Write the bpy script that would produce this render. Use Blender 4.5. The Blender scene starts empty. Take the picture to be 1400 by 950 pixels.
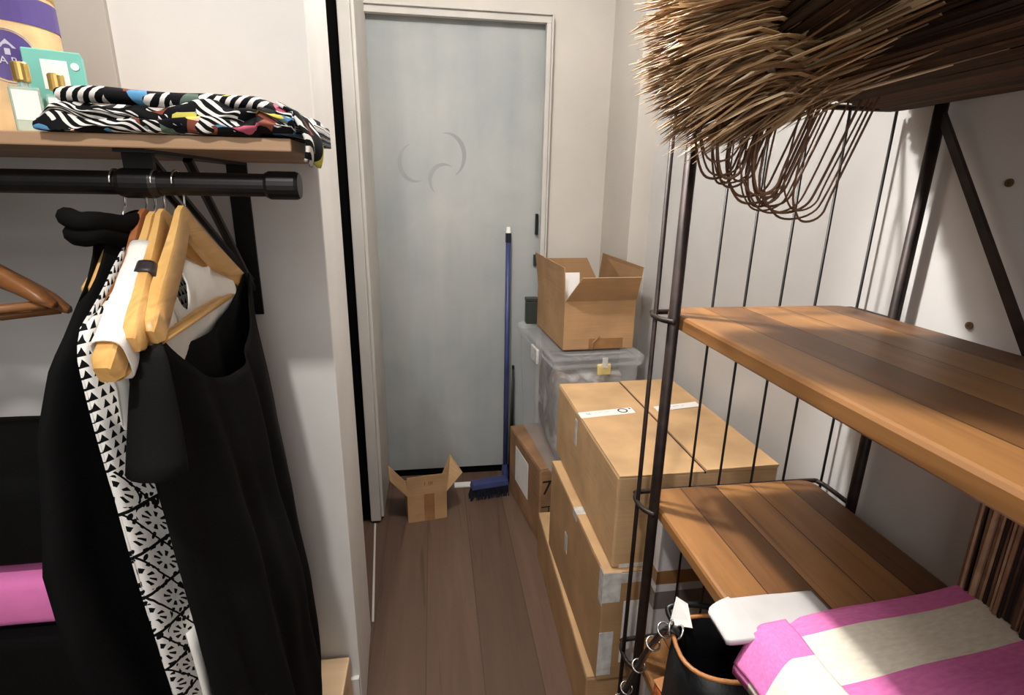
import bpy, bmesh, math, random
from mathutils import Vector, Matrix, noise
random.seed(7)
sc = bpy.context.scene
COL = sc.collection
R = math.radians
# ------------------------------------------------------------------ camera calibration (1400 x 950)
F = 727.0; CX, CY = 700.0, 475.0; EYE = Vector((0, 0, 1.55))
_Y = Vector((591-CX, 257-CY, F)).normalized()
_D = Vector((657-CX, 2925-CY, F)).normalized()
_Y = (_Y - _D*_Y.dot(_D)).normalized()
_Z = -_D
_X = _Y.cross(_Z)
def ray(px, py):
    v = Vector((px-CX, py-CY, F)); return Vector((v.dot(_X), v.dot(_Y), v.dot(_Z)))
def atx(px, py, X): d = ray(px, py); return EYE + d*(X/d.x)
def aty(px, py, Y): d = ray(px, py); return EYE + d*(Y/d.y)
def atz(px, py, Z): d = ray(px, py); return EYE + d*((Z-EYE.z)/d.z)
cam = bpy.data.cameras.new('camera'); camo = bpy.data.objects.new('camera', cam); COL.objects.link(camo)
cam.sensor_width = 36; cam.lens = F/1400*36; cam.clip_start = 0.02; cam.clip_end = 60
m = Matrix(((_X.x, -_X.y, -_X.z), (_Y.x, -_Y.y, -_Y.z), (_Z.x, -_Z.y, -_Z.z))).to_4x4()
m.translation = EYE
camo.matrix_world = m
sc.camera = camo
# ------------------------------------------------------------------ colour / material helpers
def lin(c):
    return tuple((x/255/12.92 if x/255 <= .04045 else ((x/255+.055)/1.055)**2.4) for x in c) + (1,)
class NT:
    def __init__(s, name, rough=.6, metal=0, spec=.4):
        s.m = bpy.data.materials.new(name); s.m.use_nodes = True
        s.t = s.m.node_tree; s.b = s.t.nodes['Principled BSDF']
        s.b.inputs['Roughness'].default_value = rough; s.b.inputs['Metallic'].default_value = metal
        s.b.inputs['Specular IOR Level'].default_value = spec
    def n(s, typ, **kw):
        o = s.t.nodes.new(typ)
        for k, v in kw.items():
            if k.startswith('i_'):
                key = k[2:]; key = int(key) if key.isdigit() else key.replace('_', ' ')
                o.inputs[key].default_value = v
            else: setattr(o, k, v)
        return o
    def l(s, a, b): s.t.links.new(a, b)
    def coord(s, kind='Object', scale=(1,1,1), rot=(0,0,0), loc=(0,0,0)):
        c = s.n('ShaderNodeTexCoord'); mp = s.n('ShaderNodeMapping')
        mp.inputs['Scale'].default_value = scale; mp.inputs['Rotation'].default_value = rot; mp.inputs['Location'].default_value = loc
        s.l(c.outputs[kind], mp.inputs[0]); return mp.outputs[0]
    def noise(s, vec, scale=5, detail=4, rough=.5, dist=0):
        o = s.n('ShaderNodeTexNoise'); o.inputs['Scale'].default_value = scale; o.inputs['Detail'].default_value = detail
        o.inputs['Roughness'].default_value = rough; o.inputs['Distortion'].default_value = dist
        s.l(vec, o.inputs['Vector']); return o.outputs['Fac']
    def ramp(s, fac, stops, const=False):
        o = s.n('ShaderNodeValToRGB'); cr = o.color_ramp
        if const: cr.interpolation = 'CONSTANT'
        while len(cr.elements) < len(stops): cr.elements.new(.5)
        for e, (p, c) in zip(cr.elements, stops): e.position = p; e.color = c if len(c) == 4 else lin(c)
        s.l(fac, o.inputs[0]); return o.outputs[0]
    def math(s, op, a, b=None, c=None):
        o = s.n('ShaderNodeMath', operation=op)
        for i, v in enumerate((a, b, c)):
            if v is None: continue
            if isinstance(v, (int, float)): o.inputs[i].default_value = v
            else: s.l(v, o.inputs[i])
        return o.outputs[0]
    def mix(s, fac, a, b, blend='MIX'):
        o = s.n('ShaderNodeMix', data_type='RGBA', blend_type=blend)
        for i, v in ((0, fac), (6, a), (7, b)):
            if isinstance(v, (int, float)): o.inputs[i].default_value = v
            elif isinstance(v, tuple): o.inputs[i].default_value = v if len(v) == 4 else lin(v)
            else: s.l(v, o.inputs[i])
        return o.outputs[2]
    def sep(s, vec):
        o = s.n('ShaderNodeSeparateXYZ'); s.l(vec, o.inputs[0]); return o.outputs
    def bump(s, h, strength=.3, dist=.01):
        o = s.n('ShaderNodeBump'); o.inputs['Strength'].default_value = strength; o.inputs['Distance'].default_value = dist
        s.l(h, o.inputs['Height']); s.l(o.outputs[0], s.b.inputs['Normal'])
    def color(s, c):
        if isinstance(c, tuple): s.b.inputs['Base Color'].default_value = c if len(c) == 4 else lin(c)
        else: s.l(c, s.b.inputs['Base Color'])
        return s
def plain(name, rgb, rough=.6, metal=0, var=.12, scale=8, bump=0, bscale=60, spec=.4):
    t = NT(name, rough, metal, spec); v = t.coord()
    f = t.noise(v, scale, 4)
    lo = tuple(max(0, x*(1-var)) for x in rgb); hi = tuple(min(255, x*(1+var)) for x in rgb)
    t.color(t.ramp(f, [(.3, lo), (.7, hi)]))
    if bump: t.bump(t.noise(v, bscale, 3), bump, .004)
    return t.m
def fabric(name, rgb, var=.15, wr=.25):
    t = NT(name, .9, 0, .1); v = t.coord()
    f = t.noise(v, 6, 3)
    t.color(t.ramp(f, [(.3, tuple(x*(1-var) for x in rgb)), (.7, tuple(min(255, x*(1+var)) for x in rgb))]))
    a = t.noise(v, 500, 2); b = t.noise(v, 9, 3)
    t.bump(t.math('ADD', t.math('MULTIPLY', a, .15), t.math('MULTIPLY', b, 1.2)), wr, .01)
    return t.m
def wood(name, stops, grain_axis='Y', width=.085, across=0, jline=True, rough=.45, off=0, gs=1, vary=.55, jd=.35):
    # boards laid side by side along one axis; grain runs along the other
    t = NT(name, rough, 0, .35)
    vec = t.coord('Object'); xyz = t.sep(vec)
    ax = {0: 'X', 1: 'Y', 2: 'Z'}
    a = xyz[across]
    u = t.math('DIVIDE', t.math('ADD', a, off), width)
    bid = t.math('FLOOR', u)
    wn = t.n('ShaderNodeTexWhiteNoise', noise_dimensions='1D'); t.l(bid, wn.inputs['W'])
    sc3 = [22*gs]*3; sc3['XYZ'.index(grain_axis)] = 1.6*gs
    mp = t.n('ShaderNodeMapping'); mp.inputs['Scale'].default_value = sc3
    ad = t.n('ShaderNodeVectorMath', operation='ADD'); t.l(vec, ad.inputs[0])
    cx = t.n('ShaderNodeCombineXYZ')
    o5 = t.math('MULTIPLY', wn.outputs['Value'], 7.0)
    for i in range(3): t.l(o5, cx.inputs[i])
    t.l(cx.outputs[0], ad.inputs[1]); t.l(ad.outputs[0], mp.inputs[0])
    g = t.noise(mp.outputs[0], 1.0, 6, .65, .8)
    g2 = t.noise(mp.outputs[0], .25, 3, .5, 1.5)
    s = t.math('ADD', t.math('MULTIPLY', g, .55), t.math('MULTIPLY', g2, .45))
    s = t.math('ADD', s, t.math('MULTIPLY', t.math('SUBTRACT', wn.outputs['Value'], .5), vary))
    c = t.ramp(s, stops)
    if jline:
        fr = t.math('FRACT', u)
        e = t.math('LESS_THAN', t.math('ABSOLUTE', t.math('SUBTRACT', fr, .5)), .488)
        c = t.mix(e, tuple(x*jd for x in stops[0][1]), c)
    kn = t.noise(mp.outputs[0], .55, 2, .5, 2.5)
    c = t.mix(t.ramp(kn, [(.60, (0, 0, 0)), (.72, (255, 255, 255))]), c, t.mix(.45, c, tuple(x*.35 for x in stops[0][1])))
    t.color(c); t.bump(g, .15, .003)
    return t.m
def cardboard(name, rgb, v=.1):
    t = NT(name, .75, 0, .25); vec = t.coord()
    f = t.noise(vec, 7, 4); st = t.noise(t.coord('Object', (3, 3, 90)), 2, 2)
    s = t.math('ADD', t.math('MULTIPLY', f, .7), t.math('MULTIPLY', st, .3))
    t.color(t.ramp(s, [(.3, tuple(x*(1-v) for x in rgb)), (.7, tuple(min(255, x*(1+v)) for x in rgb))]))
    t.bump(f, .12, .006)
    return t.m
def wallpaint(name, rgb, v=.03):
    t = NT(name, .85, 0, .2); vec = t.coord()
    f = t.noise(vec, 2.2, 5, .6)
    t.color(t.ramp(f, [(.3, tuple(x*(1-v) for x in rgb)), (.7, tuple(min(255, x*(1+v)) for x in rgb))]))
    t.bump(t.noise(vec, 45, 4), .06, .004)
    return t.m
def strawmat(name, stops):
    t = NT(name, .55, 0, .4)
    g = t.n('ShaderNodeNewGeometry')
    f = t.noise(t.coord('Object', (1, 1, 1)), 30, 2)
    s = t.math('ADD', t.math('MULTIPLY', g.outputs['Random Per Island'], .75), t.math('MULTIPLY', f, .25))
    t.color(t.ramp(s, stops)); return t.m
M = {}
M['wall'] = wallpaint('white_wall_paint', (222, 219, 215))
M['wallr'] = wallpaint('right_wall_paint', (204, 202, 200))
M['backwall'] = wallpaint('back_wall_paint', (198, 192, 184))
M['trim'] = wallpaint('trim_paint', (196, 192, 186), .05)
M['black'] = plain('black_metal', (26, 24, 24), .42, .3, .2, 20)
M['rust'] = plain('dark_bronze_metal', (44, 34, 31), .5, .35, .3, 30)
M['void'] = plain('black_cloth', (7, 7, 7), .95, 0, .1, spec=.05)
M['chrome'] = plain('steel_wire', (200, 195, 190), .25, .9, .05)
M['gold'] = plain('gold_cap', (220, 185, 110), .3, .8, .08)
M['hang'] = wood('light_hanger_wood', [(.25, (190, 138, 74)), (.55, (222, 176, 108)), (.8, (240, 200, 138))], 'Y', 1.0, 0, False, .35, .5, 1.6, .0)
M['hangb'] = wood('brown_hanger_wood', [(.25, (112, 66, 36)), (.55, (150, 92, 54)), (.8, (176, 118, 76))], 'Y', 1.0, 0, False, .35, .5, 1.6, .0)
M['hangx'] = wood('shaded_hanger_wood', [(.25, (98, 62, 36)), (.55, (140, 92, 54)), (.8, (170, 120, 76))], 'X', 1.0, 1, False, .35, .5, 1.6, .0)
M['plank'] = wood('stained_plank', [(.1, (92, 54, 24)), (.45, (140, 90, 44)), (.7, (172, 116, 60)), (.95, (196, 142, 84))], 'Y', .0857, 0, True, .42, -.485)
M['pshelf'] = wood('pale_shelf_wood', [(.2, (128, 98, 72)), (.5, (166, 134, 104)), (.8, (190, 160, 130))], 'X', .5, 1, False, .6, .3, 1.2, .1)
M['ply'] = wood('pale_platform_wood', [(.2, (196, 164, 128)), (.5, (214, 184, 148)), (.8, (228, 202, 170))], 'X', .5, 1, False, .6, .3, .8, .1)
M['floor'] = wood('dark_laminate', [(.1, (70, 54, 45)), (.45, (94, 73, 61)), (.7, (110, 87, 73)), (.95, (128, 103, 87))], 'Y', .19, 0, True, .5, .06, .8, .2, 1.1)
M['card'] = cardboard('cardboard_tan', (196, 160, 118))
M['card2'] = cardboard('cardboard_brown', (172, 136, 98))
M['card3'] = cardboard('cardboard_worn', (150, 114, 84), .2)
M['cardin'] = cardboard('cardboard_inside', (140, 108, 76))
M['paper'] = plain('white_paper', (238, 236, 232), .7, 0, .03)
M['ink'] = plain('black_ink', (24, 22, 22), .7, 0, .05)
M['tape'] = plain('clear_tape', (206, 204, 200), .2, 0, .1, 40, spec=.7)
M['btape'] = plain('brown_tape', (146, 106, 68), .3, 0, .08, 20, spec=.5)
M['fblack'] = fabric('black_jersey', (19, 18, 18))
M['fblack2'] = fabric('black_knit', (14, 14, 14))
M['fwhite'] = fabric('white_cotton', (236, 233, 226), .05)
M['fgrey'] = fabric('light_grey_cotton', (182, 179, 178), .08)
M['fpink'] = fabric('pink_cotton', (232, 128, 190), .08)
M['blue'] = plain('navy_plastic', (52, 60, 104), .4, 0, .15)
M['bluedark'] = plain('dark_navy_bristle', (14, 16, 30), .8, 0, .3, 80)
M['foam'] = plain('white_foam_board', (214, 211, 211), .6, 0, .04)
M['bag'] = plain('black_leather', (18, 18, 20), .38, 0, .2, 30, .1, 200)
M['tan'] = plain('tan_leather', (168, 112, 66), .45, 0, .15)
M['orange'] = plain('orange_leather', (206, 104, 52), .45, 0, .15)
M['purple'] = plain('purple_print', (84, 66, 128), .5, 0, .06)
M['kraft'] = plain('kraft_paper', (216, 180, 132), .6, 0, .08, 30)
M['lilac'] = plain('pale_lilac_print', (196, 190, 206), .5, 0, .04)
M['teal'] = plain('teal_card', (112, 186, 172), .45, 0, .06)
M['plug'] = plain('brown_plug', (96, 72, 46), .7, 0, .2)
M['green'] = plain('dark_green_plastic', (46, 52, 46), .4, 0, .1)
def _contents():
    t = NT('mixed_contents', .8); v = t.coord(); f = t.noise(v, 7, 3, .5, .6)
    t.color(t.ramp(f, [(.3, (70, 62, 60)), (.45, (140, 134, 130)), (.55, (120, 100, 86)), (.7, (206, 204, 202))])); return t.m
M['clouds'] = _contents()
M['straw'] = strawmat('raffia_fringe', [(.05, (70, 48, 34)), (.3, (132, 100, 72)), (.55, (186, 150, 110)), (.78, (230, 200, 156)), (.95, (250, 236, 204))])
M['strawd'] = strawmat('raffia_dark', [(.1, (38, 24, 18)), (.5, (62, 41, 30)), (.85, (92, 64, 46)), (.98, (140, 104, 76))])
M['cord'] = strawmat('raffia_cord', [(.1, (66, 44, 32)), (.6, (112, 80, 58)), (.95, (160, 122, 92))])
M['strawp'] = plain('pale_straw', (226, 200, 156), .5, 0, .1)
M['strawm'] = strawmat('striped_raffia', [(.05, (20, 14, 11)), (.4, (34, 24, 18)), (.5, (96, 68, 50)), (.7, (150, 116, 88)), (.95, (226, 200, 164))])
def _door():
    t = NT('grey_blue_door_paint', .6, 0, .3); v = t.coord()
    f = t.noise(v, 1.6, 5, .6, .4); g = t.noise(t.coord('Object', (8, 8, 1)), 1.2, 3)
    s = t.math('ADD', t.math('MULTIPLY', f, .7), t.math('MULTIPLY', g, .3))
    t.color(t.ramp(s, [(.3, (142, 148, 150)), (.5, (158, 162, 161)), (.7, (176, 176, 172))]))
    t.bump(f, .05, .01); return t.m
M['door'] = _door()
M['smudge'] = plain('smudged_paint', (146, 148, 147), .6, 0, .05)
def _bin():
    t = NT('clear_plastic', .18, 0, .5); t.b.inputs['Base Color'].default_value = (.86, .88, .9, 1)
    t.b.inputs['Alpha'].default_value = .24; return t.m
M['bin'] = _bin()
def _glass():
    t = NT('pale_green_glass', .08, 0, .5); t.b.inputs['Base Color'].default_value = (.7, .88, .84, 1)
    t.b.inputs['Transmission Weight'].default_value = .7; return t.m
M['glass'] = _glass()
def _print():
    t = NT('black_white_print', .9, 0, .1)
    v = t.coord('UV'); x, y, z = t.sep(v)
    nz = t.noise(v, 30, 2); x = t.math('ADD', x, t.math('MULTIPLY', nz, .006))
    # small triangles
    fu = t.math('FRACT', t.math('DIVIDE', x, .0135)); fv = t.math('FRACT', t.math('DIVIDE', y, .0130))
    tri = t.math('LESS_THAN', t.math('MULTIPLY', t.math('ABSOLUTE', t.math('SUBTRACT', fu, .5)), 2.0), t.math('SUBTRACT', fv, .22))
    # diamond lattice with motifs
    yk = t.math('SUBTRACT', y, t.math('MULTIPLY', x, .9))
    a = t.math('FRACT', t.math('DIVIDE', t.math('ADD', t.math('MULTIPLY', x, .72), yk), .066)); b = t.math('FRACT', t.math('DIVIDE', t.math('SUBTRACT', t.math('MULTIPLY', x, .72), yk), .066))
    ln = t.math('MAXIMUM', t.math('LESS_THAN', a, .075), t.math('LESS_THAN', b, .075))
    ca = t.math('SUBTRACT', a, .54); cb = t.math('SUBTRACT', b, .54)
    rr = t.math('SQRT', t.math('ADD', t.math('MULTIPLY', ca, ca), t.math('MULTIPLY', cb, cb)))
    an = t.math('ARCTAN2', ca, cb)
    pet = t.math('GREATER_THAN', t.math('SINE', t.math('MULTIPLY', an, 8.0)), .15)
    ring = t.math('MULTIPLY', t.math('GREATER_THAN', rr, .15), t.math('LESS_THAN', rr, .33))
    dot = t.math('GREATER_THAN', rr, .44)
    vo = t.n('ShaderNodeTexVoronoi'); vo.inputs['Scale'].default_value = 95; t.l(v, vo.inputs['Vector'])
    dots = t.math('MULTIPLY', dot, t.math('LESS_THAN', vo.outputs['Distance'], .42))
    low = t.math('MAXIMUM', ln, t.math('MAXIMUM', t.math('MULTIPLY', pet, ring), dots))
    sw = t.math('GREATER_THAN', y, .21)
    k = t.math('ADD', t.math('MULTIPLY', tri, t.math('SUBTRACT', 1.0, sw)), t.math('MULTIPLY', low, sw))
    t.color(t.mix(k, (228, 225, 220), (16, 16, 18))); t.bump(t.noise(v, 20, 3), .2, .01)
    return t.m
M['print'] = _print()
def _scarf():
    t = NT('multicolour_print', .8, 0, .15)
    v = t.coord('UV')
    w = t.n('ShaderNodeTexWave', wave_type='BANDS', bands_direction='DIAGONAL'); w.inputs['Scale'].default_value = 27
    w.inputs['Distortion'].default_value = 5; w.inputs['Detail'].default_value = 1.5; w.inputs['Detail Scale'].default_value = .6; t.l(v, w.inputs['Vector'])
    zebra = t.ramp(w.outputs['Fac'], [(0, (12, 12, 14)), (.54, (222, 218, 212))], True)
    vo = t.n('ShaderNodeTexVoronoi'); vo.inputs['Scale'].default_value = 27; t.l(v, vo.inputs['Vector'])
    r = t.sep(vo.outputs['Color'])[0]
    cols = t.ramp(r, [(0, (14, 14, 16)), (.4, (16, 16, 20)), (.68, (86, 140, 180)), (.76, (120, 66, 52)), (.82, (186, 90, 112)), (.86, (206, 196, 92)), (.90, (212, 172, 152)), (.96, (92, 110, 100))], True)
    n1 = t.noise(v, 9, 2); k = t.math('GREATER_THAN', n1, .495)
    t.color(t.mix(k, zebra, cols)); return t.m
M['scarf'] = _scarf()
def _tote():
    t = NT('pink_cream_stripes', .85, 0, .15); v = t.coord('UV'); x, y, z = t.sep(v)
    nz = t.noise(v, 8, 2); y = t.math('ADD', y, t.math('MULTIPLY', t.math('SUBTRACT', nz, .5), .006))
    k = t.math('LESS_THAN', t.math('FRACT', y), .5)
    n = t.noise(v, 30, 3)
    pk = t.ramp(n, [(.3, (218, 116, 176)), (.7, (232, 132, 192))]); cr = t.ramp(n, [(.3, (226, 218, 200)), (.7, (240, 233, 218))])
    t.color(t.mix(k, cr, pk)); t.bump(t.noise(v, 6, 3), .15, .02); return t.m
M['tote'] = _tote()
# ------------------------------------------------------------------ geometry helpers
class MB:
    def __init__(s): s.v = []; s.f = []; s.uv = {}
    def box(s, x0, x1, y0, y1, z0, z1):
        b = len(s.v)
        s.v += [(x, y, z) for z in (z0, z1) for y in (y0, y1) for x in (x0, x1)]
        for q in ((0, 2, 3, 1), (4, 5, 7, 6), (0, 1, 5, 4), (2, 6, 7, 3), (0, 4, 6, 2), (1, 3, 7, 5)): s.f.append(tuple(b+i for i in q))
        return s
    def hexa(s, p):  # 8 points: bottom 4 ccw, top 4 ccw
        b = len(s.v); s.v += [tuple(q) for q in p]
        for q in ((3, 2, 1, 0), (4, 5, 6, 7), (0, 1, 5, 4), (1, 2, 6, 5), (2, 3, 7, 6), (3, 0, 4, 7)): s.f.append(tuple(b+i for i in q))
        return s
    def slab(s, pts, th):  # thin plate from planar polygon
        P = [Vector(p) for p in pts]; nrm = (P[1]-P[0]).cross(P[2]-P[0]).normalized()*th/2
        b = len(s.v); n = len(P)
        s.v += [tuple(p-nrm) for p in P] + [tuple(p+nrm) for p in P]
        s.f.append(tuple(b+i for i in reversed(range(n)))); s.f.append(tuple(b+n+i for i in range(n)))
        for i in range(n): j = (i+1) % n; s.f.append((b+i, b+j, b+n+j, b+n+i))
        return s
    def tube(s, pts, r, n=8, cap=True, flat=None, closed=False):
        P = [Vector(p) for p in pts]; k = len(P)
        rs = r if isinstance(r, (list, tuple)) else [r]*k
        b = len(s.v); up = None
        for i in range(k):
            if closed: t = P[(i+1) % k]-P[i-1]
            else: t = P[min(i+1, k-1)]-P[max(i-1, 0)]
            if t.length < 1e-9: t = Vector((0, 0, 1))
            t.normalize()
            if up is None:
                up = Vector((0, 0, 1)) if abs(t.z) < .9 else Vector((1, 0, 0))
            a = (up - t*up.dot(t))
            if a.length < 1e-6: a = t.orthogonal()
            a.normalize(); up = a; c = t.cross(a)
            fl = flat if flat else 1
            for j in range(n):
                an = 2*math.pi*j/n
                s.v.append(tuple(P[i] + a*math.cos(an)*rs[i]*fl + c*math.sin(an)*rs[i]))
        for i in range(k if closed else k-1):
            i2 = (i+1) % k
            for j in range(n):
                j2 = (j+1) % n
                s.f.append((b+i*n+j, b+i*n+j2, b+i2*n+j2, b+i2*n+j))
        if cap and not closed:
            s.f.append(tuple(b+j for j in reversed(range(n)))); s.f.append(tuple(b+(k-1)*n+j for j in range(n)))
        return s
    def lathe(s, prof, n=28, c=(0, 0, 0)):
        b = len(s.v)
        for (r, z) in prof:
            for j in range(n):
                a = 2*math.pi*j/n; s.v.append((c[0]+r*math.cos(a), c[1]+r*math.sin(a), c[2]+z))
        for i in range(len(prof)-1):
            for j in range(n):
                j2 = (j+1) % n; s.f.append((b+i*n+j, b+i*n+j2, b+(i+1)*n+j2, b+(i+1)*n+j))
        s.f.append(tuple(b+j for j in reversed(range(n)))); s.f.append(tuple(b+(len(prof)-1)*n+j for j in range(n)))
        return s
    def grid(s, fn, nu, nv, uvfn=None, wrapu=False):
        b = len(s.v)
        for i in range(nv+1):
            for j in range(nu+1):
                u, v = j/nu, i/nv
                if uvfn: s.uv[len(s.v)] = uvfn(u, v)
                s.v.append(tuple(fn(u, v)))
        w = nu+1
        for i in range(nv):
            for j in range(nu): s.f.append((b+i*w+j, b+i*w+j+1, b+(i+1)*w+j+1, b+(i+1)*w+j))
        return s
    def build(s, name, mat, parent=None, loc=(0, 0, 0), smooth=False, bevel=0, weld=0, subsurf=0, solid=0, rotz=0, auto=None):
        me = bpy.data.meshes.new(name)
        me.from_pydata(s.v, [], s.f)
        if s.uv:
            ul = me.uv_layers.new(name='UVMap')
            for lp in me.loops: ul.data[lp.index].uv = s.uv.get(lp.vertex_index, (0, 0))
        bm = bmesh.new(); bm.from_mesh(me)
        if weld: bmesh.ops.remove_doubles(bm, verts=bm.verts, dist=weld)
        bmesh.ops.recalc_face_normals(bm, faces=bm.faces)
        if bevel: bmesh.ops.bevel(bm, geom=list(bm.edges), offset=bevel, segments=2, profile=.5, affect='EDGES', clamp_overlap=True)
        bm.to_mesh(me); bm.free()
        if smooth:
            for p in me.polygons: p.use_smooth = True
        me.materials.append(mat)
        o = bpy.data.objects.new(name, me); COL.objects.link(o)
        o.location = loc; o.rotation_euler = (0, 0, rotz)
        if parent: o.parent = parent
        if solid:
            md = o.modifiers.new('solid', 'SOLIDIFY'); md.thickness = solid; md.offset = 0
        if subsurf:
            md = o.modifiers.new('sub', 'SUBSURF'); md.levels = subsurf; md.render_levels = subsurf
        return o
def tag(o, label=None, cat=None, group=None, kind=None):
    if label: o['label'] = label
    if cat: o['category'] = cat
    if group: o['group'] = group
    if kind: o['kind'] = kind
    return o
def empty(name, loc, label, cat, rotz=0, group=None):
    o = bpy.data.objects.new(name, None); COL.objects.link(o); o.location = loc; o.rotation_euler = (0, 0, rotz)
    o.empty_display_size = .05
    return tag(o, label, cat, group)
def struct(name, mb, mat, parent=None, **kw):
    o = mb.build(name, mat, parent, **kw)
    if not parent: o['kind'] = 'structure'
    return o
def text(body, size, mat, parent, mtx, name='lettering', ext=.0003, align='CENTER'):
    cu = bpy.data.curves.new(name, 'FONT'); cu.body = body; cu.size = size; cu.extrude = ext
    cu.align_x = align; cu.align_y = 'CENTER'; cu.materials.append(mat)
    t0 = bpy.data.objects.new('text_source', cu); COL.objects.link(t0)
    me = bpy.data.meshes.new_from_object(t0.evaluated_get(bpy.context.evaluated_depsgraph_get()))
    bpy.data.objects.remove(t0); me.name = name
    me.materials.clear(); me.materials.append(mat)
    o = bpy.data.objects.new(name, me); COL.objects.link(o); o.parent = parent
    o.matrix_local = mtx; return o
def frame(o, xd, yd):
    x = Vector(xd).normalized(); y = Vector(yd); y = (y-x*y.dot(x)).normalized(); z = x.cross(y)
    mt = Matrix((x, y, z)).transposed().to_4x4(); mt.translation = Vector(o); return mt
def sub(p, root): return Vector(p) - root.location
def spline(pts, k=6):
    P = [Vector(p) for p in pts]; out = []
    for i in range(len(P)-1):
        p0, p1, p2, p3 = P[max(i-1, 0)], P[i], P[i+1], P[min(i+2, len(P)-1)]
        for j in range(k):
            t = j/k
            out.append(.5*((2*p1)+(-p0+p2)*t+(2*p0-5*p1+4*p2-p3)*t*t+(-p0+3*p1-3*p2+p3)*t**3))
    out.append(P[-1]); return out
def lerpt(tab, x):
    if x <= tab[0][0]: return tab[0][1]
    for (a, va), (b, vb) in zip(tab, tab[1:]):
        if x <= b: return va+(vb-va)*(x-a)/(b-a)
    return tab[-1][1]
def fbm(p, s): return noise.noise(Vector(p)*s)
# ------------------------------------------------------------------ room
M['shop'] = plain('shop_wall', (96, 88, 82), .8)
H = 2.75
struct('floor', MB().box(-3, 1.6, -2, 3.2, -.05, 0), M['floor'])
struct('ceiling', MB().box(-3, 1.6, -2, 3.2, H, H+.05), M['wall'])
# niche wall behind the clothes with its end return
p = [(-3, 1.25), (-.24, 1.25), (-.262, 1.63), (-3, 1.63)]
struct('wall_left', MB().hexa([(x, y, 0) for x, y in p]+[(x, y, H) for x, y in p]), M['wall'], bevel=.003)
YB = 2.68
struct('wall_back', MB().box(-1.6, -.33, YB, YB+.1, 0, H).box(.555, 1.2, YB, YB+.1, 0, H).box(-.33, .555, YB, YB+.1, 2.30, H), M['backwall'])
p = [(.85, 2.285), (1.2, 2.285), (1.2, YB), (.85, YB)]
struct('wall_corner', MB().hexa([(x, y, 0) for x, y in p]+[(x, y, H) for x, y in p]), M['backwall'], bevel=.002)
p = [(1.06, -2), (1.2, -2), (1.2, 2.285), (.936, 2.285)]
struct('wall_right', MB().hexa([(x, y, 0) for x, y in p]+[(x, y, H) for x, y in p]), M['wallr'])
struct('wall_front', MB().box(-3, 1.2, -2.05, -2, 0, H), M['shop'])
struct('wall_far_left', MB().box(-3.05, -3, -2, 3, 0, H), M['shop'])
# post on the left of the door, black panel beside it
struct('trim_1', MB().box(-.329, -.283, 2.275, YB, .015, H).box(-.283, -.270, 2.30, YB, .02, H), M['trim'], bevel=.003)
struct('trim_2', MB().box(-1.6, -.329, 2.30, 2.32, .01, H), M['void'])
struct('trim_3', MB().box(-.33, .555, YB-.035, YB-.005, 2.268, 2.296).box(.527, .548, YB-.035, YB-.005, 0, 2.268).box(-.33, .555, YB-.05, YB-.005, 2.296, 2.304).box(.548, .556, YB-.05, YB-.005, 0, 2.296), M['trim'], bevel=.002)
d = MB().box(-.33, .555, YB+.02, YB+.06, .045, 2.30).build('door_1', M['door']); d['kind'] = 'structure'
MB().box(.507, .521, YB-.0, YB+.022, 1.335, 1.437).build('door_latch', M['black'], d, bevel=.003)
MB().box(.503, .521, YB, YB+.022, 1.18, 1.235).build('door_hinge', M['green'], d, bevel=.003)
for k, (cx, cz, rx, rz, a0, a1) in enumerate(((-.075, 1.665, .075, .085, 110, 300), (.07, 1.70, .085, .10, -60, 100), (.06, 1.585, .07, .075, 60, 230))):
    pts = [(cx+rx*math.cos(R(a)), YB+.0195, cz+rz*math.sin(R(a))) for a in range(a0, a1+1, 8)]
    n = len(pts)
    MB().tube(pts, [.0012+.009*math.sin(math.pi*i/(n-1)) for i in range(n)], 6, flat=1).build('paint_smudge', M['smudge'], d)
for o in list(d.children):
    if o.name.startswith('paint_smudge'):
        for v in o.data.vertices: v.co.y = YB+.0195+(v.co.y-YB-.0195)*.02
        o['label'] = 'faint curved smudge in the paint'
struct('trim_4', MB().box(-.33, .555, YB+.03, YB+.05, 0, .045), M['void'])
a, b = Vector((-.311, 2.276, 0)), Vector((-.258, 1.66, 0)); q = Vector((.004, 0, 0))
struct('trim_5', MB().hexa([a-q, b-q, b+q, a+q]+[v+Vector((0, 0, .003)) for v in (a-q, b-q, b+q, a+q)]), M['trim'])
struct('trim_6', MB().box(.08, .30, 2.555, 2.60, 0, .006), M['paper'])
struct('baseboard_left', MB().box(-3, -.243, 1.236, 1.25, .12, .2), M['wall'])
# wall plugs on the right wall
for px, py, lb in ((1383, 250, 'brown wall plug in white wall above the upper shelf, the higher one'), (1328, 445, 'brown wall plug in white wall just above the upper shelf board')):
    w = atx(px, py, .981)
    MB().lathe([(.007, 0), (.007, .003), (.003, .003), (.003, .001)], 14).build('wall_plug', M['plug'], loc=(.972, w.y, w.z))
    o = COL.objects[-1]; o.rotation_euler = (0, R(-90), 0); o.location.x = 1.06-(1.06-.936)*(w.y+2)/4.285-.0005
    tag(o, lb, 'wall plug')
struct('shade_panel', MB().box(-3, -.602, 1.238, 1.25, 1.63, H), wallpaint('painted_wall_shade', (190, 183, 175)), bevel=.001)  # added panel, its taupe stands in for a shadow on the wall
# platform at lower left
tag(MB().box(-2.2, -.262, .55, 1.236, .0, .285).build('display_platform', M['ply'], bevel=.004), 'low pale wood platform under the hanging clothes', 'platform')
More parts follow.
